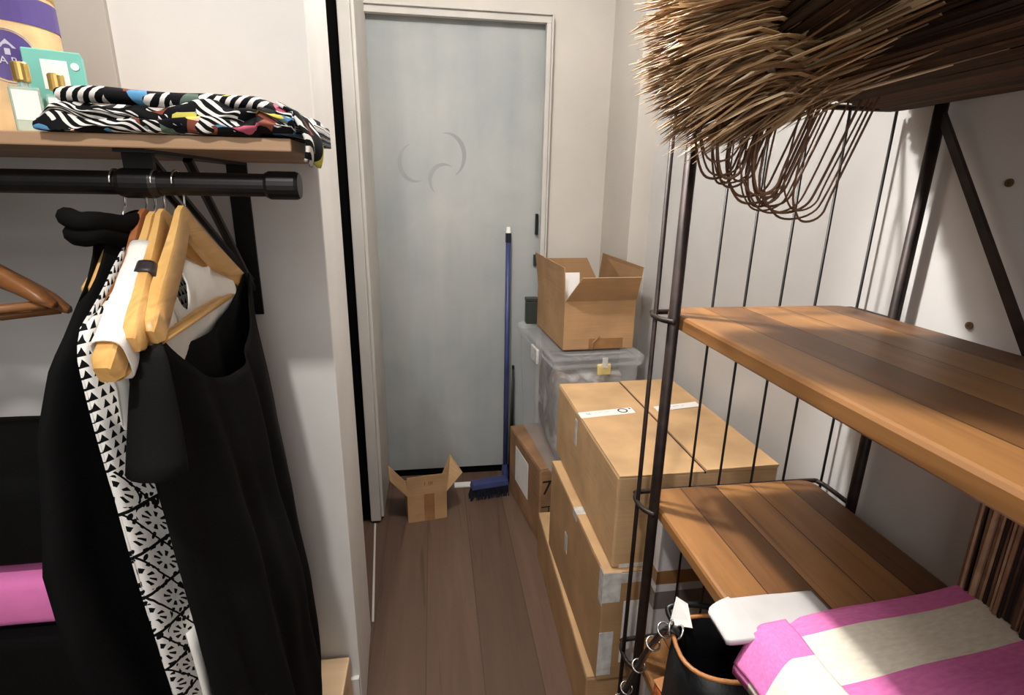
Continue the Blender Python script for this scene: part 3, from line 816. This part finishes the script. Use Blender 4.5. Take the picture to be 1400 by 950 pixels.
for i in range(30):  # front edge, pale and dark strands
    a = i/29
    x = .595-.02*a; z = 1.735+.12*a
    P = [Vector((x+.02, .90, z)), Vector((x+.045, .55, z+.02+.02*a)), Vector((x+.06, -.25, z+.06+.02*a))]
    mb.tube([p-ro for p in P], rnd.uniform(.002, .0045), 5)
o = mb.build('edge_strands', M['straw'], rb); o['kind'] = 'stuff'; o['label'] = 'pale tan strands along the near edge'
mb = MB()
for i in range(16):
    a = i/15
    P = spline([(.560+.01*a, .885, 1.735+.02*a), (.568+.006*a, .80, 1.747+.024*a), (.580, .62, 1.770+.026*a), (.588, .30, 1.80+.03*a), (.60, -.25, 1.83+.03*a)], 4)
    mb.tube([Vector(p)+Vector((rnd.uniform(-.002, .002), 0, rnd.uniform(-.002, .002)))-ro for p in P], .0012+.0032*rnd.random()**2, 5)
o = mb.build('front_strands', M['strawp'], rb); o['label'] = 'pale cream strands along the near edge'; o['kind'] = 'stuff'
# cord loops
for k in range(22):
    u = k/21
    cx = .470+.165*u+rnd.uniform(-.010, .010); yy = .89+rnd.uniform(-.05, .06)
    w = .026+.030*rnd.random()+.012*u; zb = 1.600-.088*u**.75+rnd.uniform(-.014, .012)
    lean = .012+.022*u
    tl = Vector((cx-w+lean*.6, yy, 1.665+.05*u)); tr = Vector((cx+w+lean, yy-.02, 1.70))
    P = spline([tl, (cx-w*.9, yy, zb+.06), (cx-w*.5, yy+.004, zb+.012), (cx, yy+.004, zb), (cx+w*.6, yy, zb+.012), (cx+w*.95, yy, zb+.05), tr], 4)
    MB().tube([Vector(p)-ro for p in P], rnd.uniform(.0016, .0024), 6).build('cord_loop', M['cord'], rb, smooth=True)
# striped raffia skirt standing on the lower board
rs_ = empty('raffia_skirt', (.84, .52, ZP[1]), 'dark and tan striped raffia skirt standing under the upper shelf', 'raffia')
mb = MB()
for i in range(230):
    u = i/229; 
    x = .902-.03*math.sin(u*3)+rnd.uniform(-.006, .006); y = .655-.42*u
    P = [(x-.84+.0, y-.52+rnd.uniform(-.004, .004), .001), (x-.84-.004, y-.52, .2), (x-.84, y-.52+rnd.uniform(-.006, .006), .398)]
    mb.tube(P, rnd.uniform(.0016, .0042), 5)
o = mb.build('strands', M['strawm'], rs_); o['kind'] = 'stuff'
MB().box(.068, .073, -.285, .125, .002, .395).build('backing', M['fblack2'], rs_)
# ------------------------------------------------------------------ tote, grey cloth, handbag on the unit
ZT = ZP[1]
def draped(name, mat, label, cat, outline, nx, ny, hgt, uvf, dro, amp, seed, par=None):
    pass
def tote():
    mb = MB()
    # u from the drooping outer end to the wall, v from the far edge to the viewer
    def fn(u, v):
        x = .442+.493*u
        yb = .618+.042*(x-.487)/.44
        y = yb-.62*v
        z = ZT+.030+.006*fbm((x*7, y*7, 2), 1)
        if x < .50:
            d = (.50-x)/.058; z -= .055*d**1.5; x = .50-.05*d**.9; y -= .012*d
        e = min(1, v*14, (1-v)*14+.2)
        z -= .008*(1-e)
        if x > .8: z += .012*((x-.8)/.13)**2
        return (x, y, z)
    def uvf(u, v): return (u, (v*.62+.045)/.17)
    mb.grid(fn, 80, 80, uvf)
    def fb(u, v):
        p = fn(u, v); 
        return (p[0], p[1], max(p[2]-.020, ZT+.004) if p[0] > .49 else p[2]-.014)
    mb.grid(fb, 80, 80, uvf)
    b = 81*81
    for i in range(80):
        mb.f.append((i, i+1, b+i+1, b+i)); mb.f.append((80*81+i, 80*81+i+1, b+80*81+i+1, b+80*81+i))
        mb.f.append((i*81, (i+1)*81, b+(i+1)*81, b+i*81)); mb.f.append((i*81+80, (i+1)*81+80, b+(i+1)*81+80, b+i*81+80))
    o = mb.build('tote_bag', M['tote'], smooth=True)
    fl = MB()
    def ff(u, v):
        p = fn(u*.205-.012*math.sin(v*9)*u, .002+v*.99); return (p[0], p[1], p[2]+.0065-.004*u)
    fl.grid(ff, 30, 80, lambda u, v: (u, (v*.62+.010)/.17))
    fl.build('folded_flap', M['tote'], o, smooth=True, solid=.003)
    return o
tb = tote()
tag(tb, 'pink and cream striped canvas bag lying on the lower shelf board', 'tote bag')
# grey folded cloth poking out beneath
mb = MB()
def fn(u, v):
    x = .437+.205*u; y = .690-.09*v
    z = ZT+.016+.004*fbm((x*12, y*12, 4), 1)
    if x < .485: d = (.485-x)/.07; z -= .012*d*d
    k = min(1, min(u*5, (1-u)*5)+.25, min(v*6, (1-v)*6)+.25)
    y = .625+(y-.625)*(.62+.38*min(1, u*4)**.5)
    return (x, y, z*1 if False else ZT+.001+(z-ZT-.001)*k if x > .485 else z-.004)
mb.grid(fn, 36, 24)
tag(mb.build('folded_cloth', M['fgrey'], smooth=True, solid=.010), 'light grey folded cloth sticking out from under the striped bag', 'cloth')
# handbag on the bottom board
hb = empty('handbag', (.528, .722, ZP[2]), 'open black leather handbag with tan trim on the bottom board', 'handbag', rotz=R(-8))
mb = MB()
def bagring(s, z):
    pts = []
    for j in range(32):
        a = 2*math.pi*j/32; c, s_ = math.cos(a), math.sin(a)
        pts.append((.104*s*math.copysign(abs(c)**.75, c), .078*s*math.copysign(abs(s_)**.75, s_), z))
    return pts
lv = [(.85, 0), (1.0, .02), (1.06, .12), (1.02, .24), (.98, .308), (.93, .308), (.95, .2), (.9, .03)]
for s, z in lv: mb.v += bagring(s, z)
for i in range(len(lv)-1):
    for j in range(32): mb.f.append((i*32+j, i*32+(j+1) % 32, (i+1)*32+(j+1) % 32, (i+1)*32+j))
mb.f.append(tuple(range(32))); mb.f.append(tuple((len(lv)-1)*32+j for j in range(32)))
mb.build('bag_body', M['bag'], hb, smooth=True)
MB().tube([Vector(p) for p in bagring(.97, .310)], .0042, 8, closed=True).build('tan_trim', M['tan'], hb, smooth=True)
MB().tube(spline([(-.09, .055, .31), (-.095, .078, .326), (-.05, .083, .330), (0, .080, .325), (.07, .076, .318)], 5), .006, 8).build('handle', M['bag'], hb, smooth=True)
st = MB(); P = spline([(-.088, .03, .312), (-.104, .035, .318), (-.110, .06, .28), (-.118, .12, .16), (-.122, .20, -.01), (-.126, .25, -.12)], 6)
st.tube(P, .012, 8, flat=.4).build('shoulder_strap', M['bag'], hb, smooth=True)
rg = MB()
for i in range(0, len(P), 5):
    c = P[i]; t = (P[min(i+1, len(P)-1)]-P[max(i-1, 0)]).normalized(); a = t.orthogonal().normalized(); b = t.cross(a)
    rg = MB(); rg.tube([c+(a*math.cos(2*math.pi*j/12)+b*math.sin(2*math.pi*j/12))*.014 for j in range(12)], .0022, 6, closed=True)
    rg.build('buckle_ring', M['chrome'], hb, smooth=True)
MB().slab([(-.10, .05, .312), (-.06, .035, .318), (-.065, .06, .352), (-.085, .07, .36)], .0008).build('paper_tag', M['paper'], hb)
# orange leather purse beneath the strap
t = empty('leather_purse', (.50, .845, ZP[2]), 'small orange leather purse at the front edge of the bottom board', 'purse', rotz=R(10))
o = cushionbox(-.02, .05, -.05, .05, .0, .05, .004, 9).build('purse_body', M['orange'], t, smooth=True, weld=.0002)
MB().box(-.02, .045, -.05, .05, .047, .052).build('flap', M['tan'], t, bevel=.002)
# ------------------------------------------------------------------ boxes
def placed(name, x, y, z, rot, label, cat='box', group=None): return empty(name, (x, y, z), label, cat, R(rot), group)
# base box and middle box and top box of the near stack (origin = front left bottom corner)
t = placed('cardboard_box', .404, 1.150, 0, -1.2, 'brown flat cardboard box on the floor at the bottom of the near stack')
MB().box(0, .46, 0, .82, 0, .205).build('carton_body', M['card2'], t, bevel=.006)
MB().box(.002, .458,   .002, .818, .2055, .209).build('lid_edge', M['card'], t)
t = placed('cardboard_box', .427, 1.135, .210, 0.6, 'brown taped cardboard box in the middle of the near stack')
MB().box(0, .44, 0, .62, 0, .362).build('carton_body', M['card2'], t, bevel=.005)
MB().box(.001, .439, .001, .619, .3615, .3655).build('top_flap', M['card'], t, bevel=.001)
tp = MB().box(-.001, .05, -.0012, .0, .27, .365).box(-.0012, 0, -.001, .03, .26, .366).box(.05, .16, -.0012, 0, .33, .362)
tp.build('tape_strip', M['tape'], t)
MB().box(-.001, .04, -.0012, 0, .02, .17).build('tape_strip', M['tape'], t)
MB().box(-.0012, .03, .27, .31, .34, .3668).build('tape_strip', M['tape'], t)
MB().box(-.0012, 0, .36, .39, .15, .22).build('tape_strip', M['tape'], t)
MB().box(.062, .20, -.0016, -.0004, .06, .27).build('paper_sheet', M['paper'], t)
# large top box with two lid flaps
t = placed('cardboard_box', .452, 1.150, .5775, 0.0, 'large tan cardboard box with white label strips on top of the near stack')
W, D_, Hh = .442, .680, .278
body = MB().box(0, W, 0, D_, 0, Hh-.004).build('carton_body', M['card'], t, bevel=.006)
body.data.materials[0] = M['card']
sk = .06
MB().hexa([(.002, 0, Hh-.004), (.232, .0, Hh-.004), (.232, D_-.004, Hh-.004), (.002, D_-.004, Hh-.004), (.002, 0, Hh), (.232, .0, Hh), (.232, D_-.004, Hh), (.002, D_-.004, Hh)]).build('lid_flap', M['card'], t, bevel=.001)
MB().hexa([(.2365, 0, Hh-.004), (W-.002, .0, Hh-.004), (W-.002, D_-.004, Hh-.004), (.2365, D_-.004, Hh-.004), (.2365, -.004, Hh+.006), (W-.002, -.004, Hh+.010), (W-.002, D_-.004, Hh+.006), (.2365, D_-.004, Hh+.003)]).build('lid_flap', M['card'], t, bevel=.001)
MB().box(.232, .2365, 0, D_-.006, Hh-.006, Hh-.001).build('seam_gap', M['ink'], t)
zt = Hh+.0008
lb = MB().hexa([(.0, .360, zt-.0006), (.190, .385, zt-.0006), (.190, .430, zt-.0006), (.0, .405, zt-.0006), (.0, .360, zt), (.190, .385, zt), (.190, .430, zt), (.0, .405, zt)]).build('white_label', M['paper'], t)
xd = Vector((.190, .025, 0)).normalized(); yd = Vector((-xd.y, xd.x, 0))
text('O', .046, M['ink'], lb, frame((.153, .404, zt+.0004), xd, yd))
text('•', .03, M['ink'], lb, frame((.181, .418, zt+.0004), xd, yd))
text('LL   ·· ···  ····', .016, plain('grey_ink', (130, 128, 128)), lb, frame((.065, .396, zt+.0004), xd, yd))
lb = MB().hexa([(.262, .375, zt+.005), (W-.02, .395, zt+.0085), (W-.02, .435, zt+.0085), (.262, .415, zt+.005), (.262, .375, zt+.0055), (W-.02, .395, zt+.009), (W-.02, .435, zt+.009), (.262, .415, zt+.0055)]).build('white_label', M['paper'], t)
text('·· ·····  ··', .018, plain('grey_ink2', (130, 128, 128)), lb, frame((.34, .405, zt+.0085), xd, yd))
MB().box(-.0012, 0, .40, .425, .16, .25).build('tape_strip', M['tape'], t)
MB().box(.02, .13, -.001, .0, .0, .012).build('tape_strip', M['tape'], t)
# white foam packages between the boxes and the shelving
t = placed('foam_package', .555, 1.092, 0, 0, 'white foam package with a brown tape band behind the shelving end', 'package')
MB().box(0, .36, 0, .032, 0, .79).build('foam_block', M['foam'], t, bevel=.004)
MB().box(-.001, .361, -.0015, .0335, .565, .605).build('tape_band', M['btape'], t)
MB().box(-.001, .361, -.0012, .0332, .485, .54).build('tape_band', plain('grey_tape', (120, 112, 110), .4), t)
# worn box marked 7
t = placed('cardboard_box', .440, 2.050, 0, 8.5, 'worn brown cardboard box marked 7 under the clear plastic bin')
MB().box(0, .40, 0, .47, 0, .366).build('carton_body', M['card3'], t, bevel=.008)
MB().box(.002, .398, .002, .468, .3655, .3695).build('lid_flap', M['card3'], t)
MB().box(-.0015, .0, .16, .36, .12, .31).build('paper_label', M['paper'], t)
text('7', .10, M['ink'], t, frame((.034, -.001, .272), (1, 0, 0), (0, 0, 1)))
MB().box(.012, .06, -.0008, 0, .175, .180).box(.012, .06, -.0008, 0, .09, .095).box(.045, .049, -.0008, 0, .095, .175).build('printed_frame', M['ink'], t)
# clear plastic bin
t = placed('plastic_bin', .455, 1.935, .372, 4.5, 'clear plastic storage bin with latched lid behind the near stack', 'storage bin')
BW, BD, BH = .395, .655, .525
def taper(z): return .03*(1-z/BH)
mb = MB(); a = taper(0)
lvv = [(0, a), (.47, .012)]
q = []
def rr_(ins, z, r=.03):
    out = []
    for cx, cy, a0 in ((BW-ins-r, BD-ins-r, 0), (ins+r, BD-ins-r, 90), (ins+r, ins+r, 180), (BW-ins-r, ins+r, 270)):
        for k in range(5): an = R(a0+k*22.5); out.append((cx+r*math.cos(an), cy+r*math.sin(an), z))
    return out
def ringmesh(levels, cap0=True, cap1=True):
    mb = MB()
    for ins, z in levels: mb.v += rr_(ins, z)
    n = 20
    for i in range(len(levels)-1):
        for j in range(n): mb.f.append((i*n+j, i*n+(j+1) % n, (i+1)*n+(j+1) % n, (i+1)*n+j))
    if cap0: mb.f.append(tuple(reversed(range(n))))
    if cap1: mb.f.append(tuple((len(levels)-1)*n+j for j in range(n)))
    return mb
ringmesh([(.032, 0), (.016, .495), (.006, .497), (.006, .515)], True, False).build('tub', M['bin'], t)
ringmesh([(.0, .505), (0, .535), (.012, .546), (.05, .546), (.056, .538)], False, True).build('lid', M['bin'], t)
ly = plain('yellow_latch', (222, 200, 130), .4)
lt = MB().box(BW*.46, BW*.60, -.012, .004, .47, .515).build('latch', ly, t, bevel=.004)
MB().box(BW*.50, BW*.56, -.014, -.011, .50, .545).build('clip', M['tape'], lt, bevel=.002)
MB().box(-.008, .004, BD*.35, BD*.5, .45, .515).build('latch', M['tape'], t, bevel=.003)
tag(cushionbox(.50, .81, 2.02, 2.50, .39, .80, .02, 4).build('bundled_clothes', M['clouds'], smooth=True, weld=.0002), 'grey bundled clothes inside the clear plastic bin', 'clothes', kind='stuff')
# open box on the bin
t = placed('cardboard_box', .516, 2.045, .9195, 3.0, 'open cardboard box with raised flaps on the clear plastic bin')
ow, od, oh, th = .305, .450, .205, .004
o = MB().box(0, ow, 0, od, 0, th).box(0, ow, 0, th, th, oh).box(0, ow, od-th, od, th, oh).box(0, th, th, od-th, th, oh).box(ow-th, ow, th, od-th, th, oh)
o.build('carton_body', M['card2'], t)
MB().slab([(.004, 0, oh), (ow-.002, 0, oh), (ow-.018, -.075, oh+.105), (.045, -.075, oh+.105)], .004).build('flap', M['card2'], t)
MB().slab([(0.001, 0.002, oh), (0.001, od, oh), (-.018, od-.01, oh+.145), (-.003, .012, oh+.132)], .004).build('flap', M['card2'], t)
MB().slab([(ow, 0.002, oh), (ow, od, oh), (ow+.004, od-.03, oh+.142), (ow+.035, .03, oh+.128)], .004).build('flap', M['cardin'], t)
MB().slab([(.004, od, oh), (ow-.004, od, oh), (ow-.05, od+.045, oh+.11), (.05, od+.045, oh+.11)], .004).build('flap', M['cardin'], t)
MB().slab([(.012, .10, .10), (.10, .10, .10), (.098, .13, .30), (.012, .13, .30)], .002).build('paper_sheet', M['paper'], t)
MB().box(.11, .26, -.0008, 0, .0, .045).build('tape_strip', M['btape'], t)
MB().tube([(.125, -.002, .0), (.13, -.003, .03), (.155, -.003, .055)], .004, 6).build('tear', M['cardin'], t)
# dark green bottle behind the open box, on the bin lid
t = empty('storage_tin', (.470, 2.50, .918), 'dark green tin on the bin lid, mostly hidden behind the open box', 'tin')
MB().box(-.03, .03, 0, .05, 0, .11).build('tin_body', M['green'], t, bevel=.005)
MB().box(-.032, .032, -.002, .052, .11, .128).build('tin_lid', M['green'], t, bevel=.004)
# small open box on the floor by the door
t = placed('cardboard_box', -.153, 2.262, 0, 8.5, 'small open cardboard box on the floor in front of the door')
sw, sd, shh = .188, .15, .146
MB().box(0, sw, 0, sd, 0, .004).box(0, sw, 0, .004, .004, shh).box(0, sw, sd-.004, sd, .004, shh).box(0, .004, .004, sd-.004, .004, shh).box(sw-.004, sw, .004, sd-.004, .004, shh).build('carton_body', M['card2'], t)
MB().slab([(.0, .002, shh), (sw, .002, shh), (sw-.003, -.012, shh+.105), (.0, -.012, shh+.105)], .003).build('flap', M['card'], t)
MB().slab([(.0, 0, shh), (0, sd, shh), (-.075, sd, shh+.095), (-.075, 0, shh+.095)], .003).build('flap', M['card2'], t)
MB().slab([(sw, .0, shh), (sw, sd, shh), (sw+.045, sd+.0, shh+.115), (sw+.08, .01, shh+.085)], .003).build('flap', M['card'], t)
MB().box(.078, .128, -.0009, 0, .0, shh).build('tape_strip', M['btape'], t)
xd, yd = Vector((1, 0, 0)), Vector((0, -.014, .105)).normalized()
text('1 III', .03, plain('faded_ink', (110, 84, 58)), t, frame((.098, -.0085, shh+.06), xd, yd))
# broom
t = empty('broom', (.350, 2.53, 0), 'navy broom leaning against the right edge of the door', 'broom')
MB().tube([(0, 0, .08), (.015, .11, 1.33)], .0125, 14).build('handle', M['blue'], t, smooth=True)
MB().tube([(.0148, .108, 1.30), (.0152, .1115, 1.345)], .0145, 14).build('grip', M['bluedark'], t)
MB().tube([(.0152, .1115, 1.345), (.0156, .114, 1.375)], [.012, .010], 14).build('end_cap', M['paper'], t)
MB().tube([(0, -.005, .075), (-.002, -.002, .14)], [.020, .014], 12).build('socket', M['blue'], t)
hd = MB().hexa([(-.185, -.11, .055), (.012, -.075, .055), (.005, -.005, .055), (-.195, -.05, .055), (-.18, -.10, .088), (.01, -.068, .088), (.005, -.012, .088), (-.188, -.055, .088)])
hd.build('brush_head', M['blue'], t, bevel=.006)
mb = MB()
for i in range(36):
    for j in range(5):
        u = i/35; v = j/4
        a = Vector((-.185+.19*u, -.105+.03*u+.06*v, .056)); mb.tube([a, a+Vector((rnd.uniform(-.006, .006)-.012*(u < .1), rnd.uniform(-.004, .004)-.012*(v == 0), -.0545))], .0022, 4)
o = mb.build('bristles', M['bluedark'], t); o['kind'] = 'stuff'
# thin black rod between the broom and the bin
t = empty('metal_rod', (.388, 2.56, 0), 'thin black rod leaning between the broom and the bin', 'rod')
MB().tube([(0, 0.03, .0), (.012, .075, .64)], [.014, .005], 10).build('rod_shaft', M['black'], t, smooth=True)
MB().tube([(.012, .075, .64), (.012, .077, .66)], .007, 10).build('rod_tip', M['black'], t)
# ------------------------------------------------------------------ lights
def lamp(kind, loc, power, size, col=(1, .965, .92), aim=None, spot=None, blend=.4):
    l = bpy.data.lights.new('ceiling_or_fill_lamp', kind); l.energy = power; l.color = col
    if kind == 'SPOT': l.spot_size = R(spot); l.spot_blend = blend
    if kind == 'AREA': l.size = size
    else: l.shadow_soft_size = size
    o = bpy.data.objects.new('ceiling_or_fill_lamp', l); COL.objects.link(o); o.location = loc
    if aim: o.rotation_euler = (Vector(aim)-Vector(loc)).to_track_quat('-Z', 'Y').to_euler()
    return o
lamp('SPOT', (-.35, -.22, 2.64), 72, .05, aim=(-.55, 1.25, 1.1), spot=84, blend=.6)
lamp('POINT', (.04, 1.30, 2.66), 50, .045)
lamp('SPOT', (.05, 1.27, 2.66), 130, .04, aim=(.68, .42, 1.25), spot=58, blend=.55)  # added spot beside the point lamp, boosts light on the shelving
lamp('AREA', (-.3, -1.0, 2.7), 13, 1.2, (1, .98, .95), aim=(-.1, .8, .6))  # added soft fill from behind the viewer, not a known fixture
lamp('AREA', (-.1, -1.0, 1.55), 11, 1.3, (1, .97, .94), aim=(-.35, 1.2, 1.25))  # added low fill at eye height, lifts the shade on the left wall
w = bpy.data.worlds.new('world'); sc.world = w; w.use_nodes = True
w.node_tree.nodes['Background'].inputs[0].default_value = (1, .97, .94, 1); w.node_tree.nodes['Background'].inputs[1].default_value = .3
sc.view_settings.view_transform = 'Standard'; sc.view_settings.look = 'None'; sc.view_settings.exposure = .12
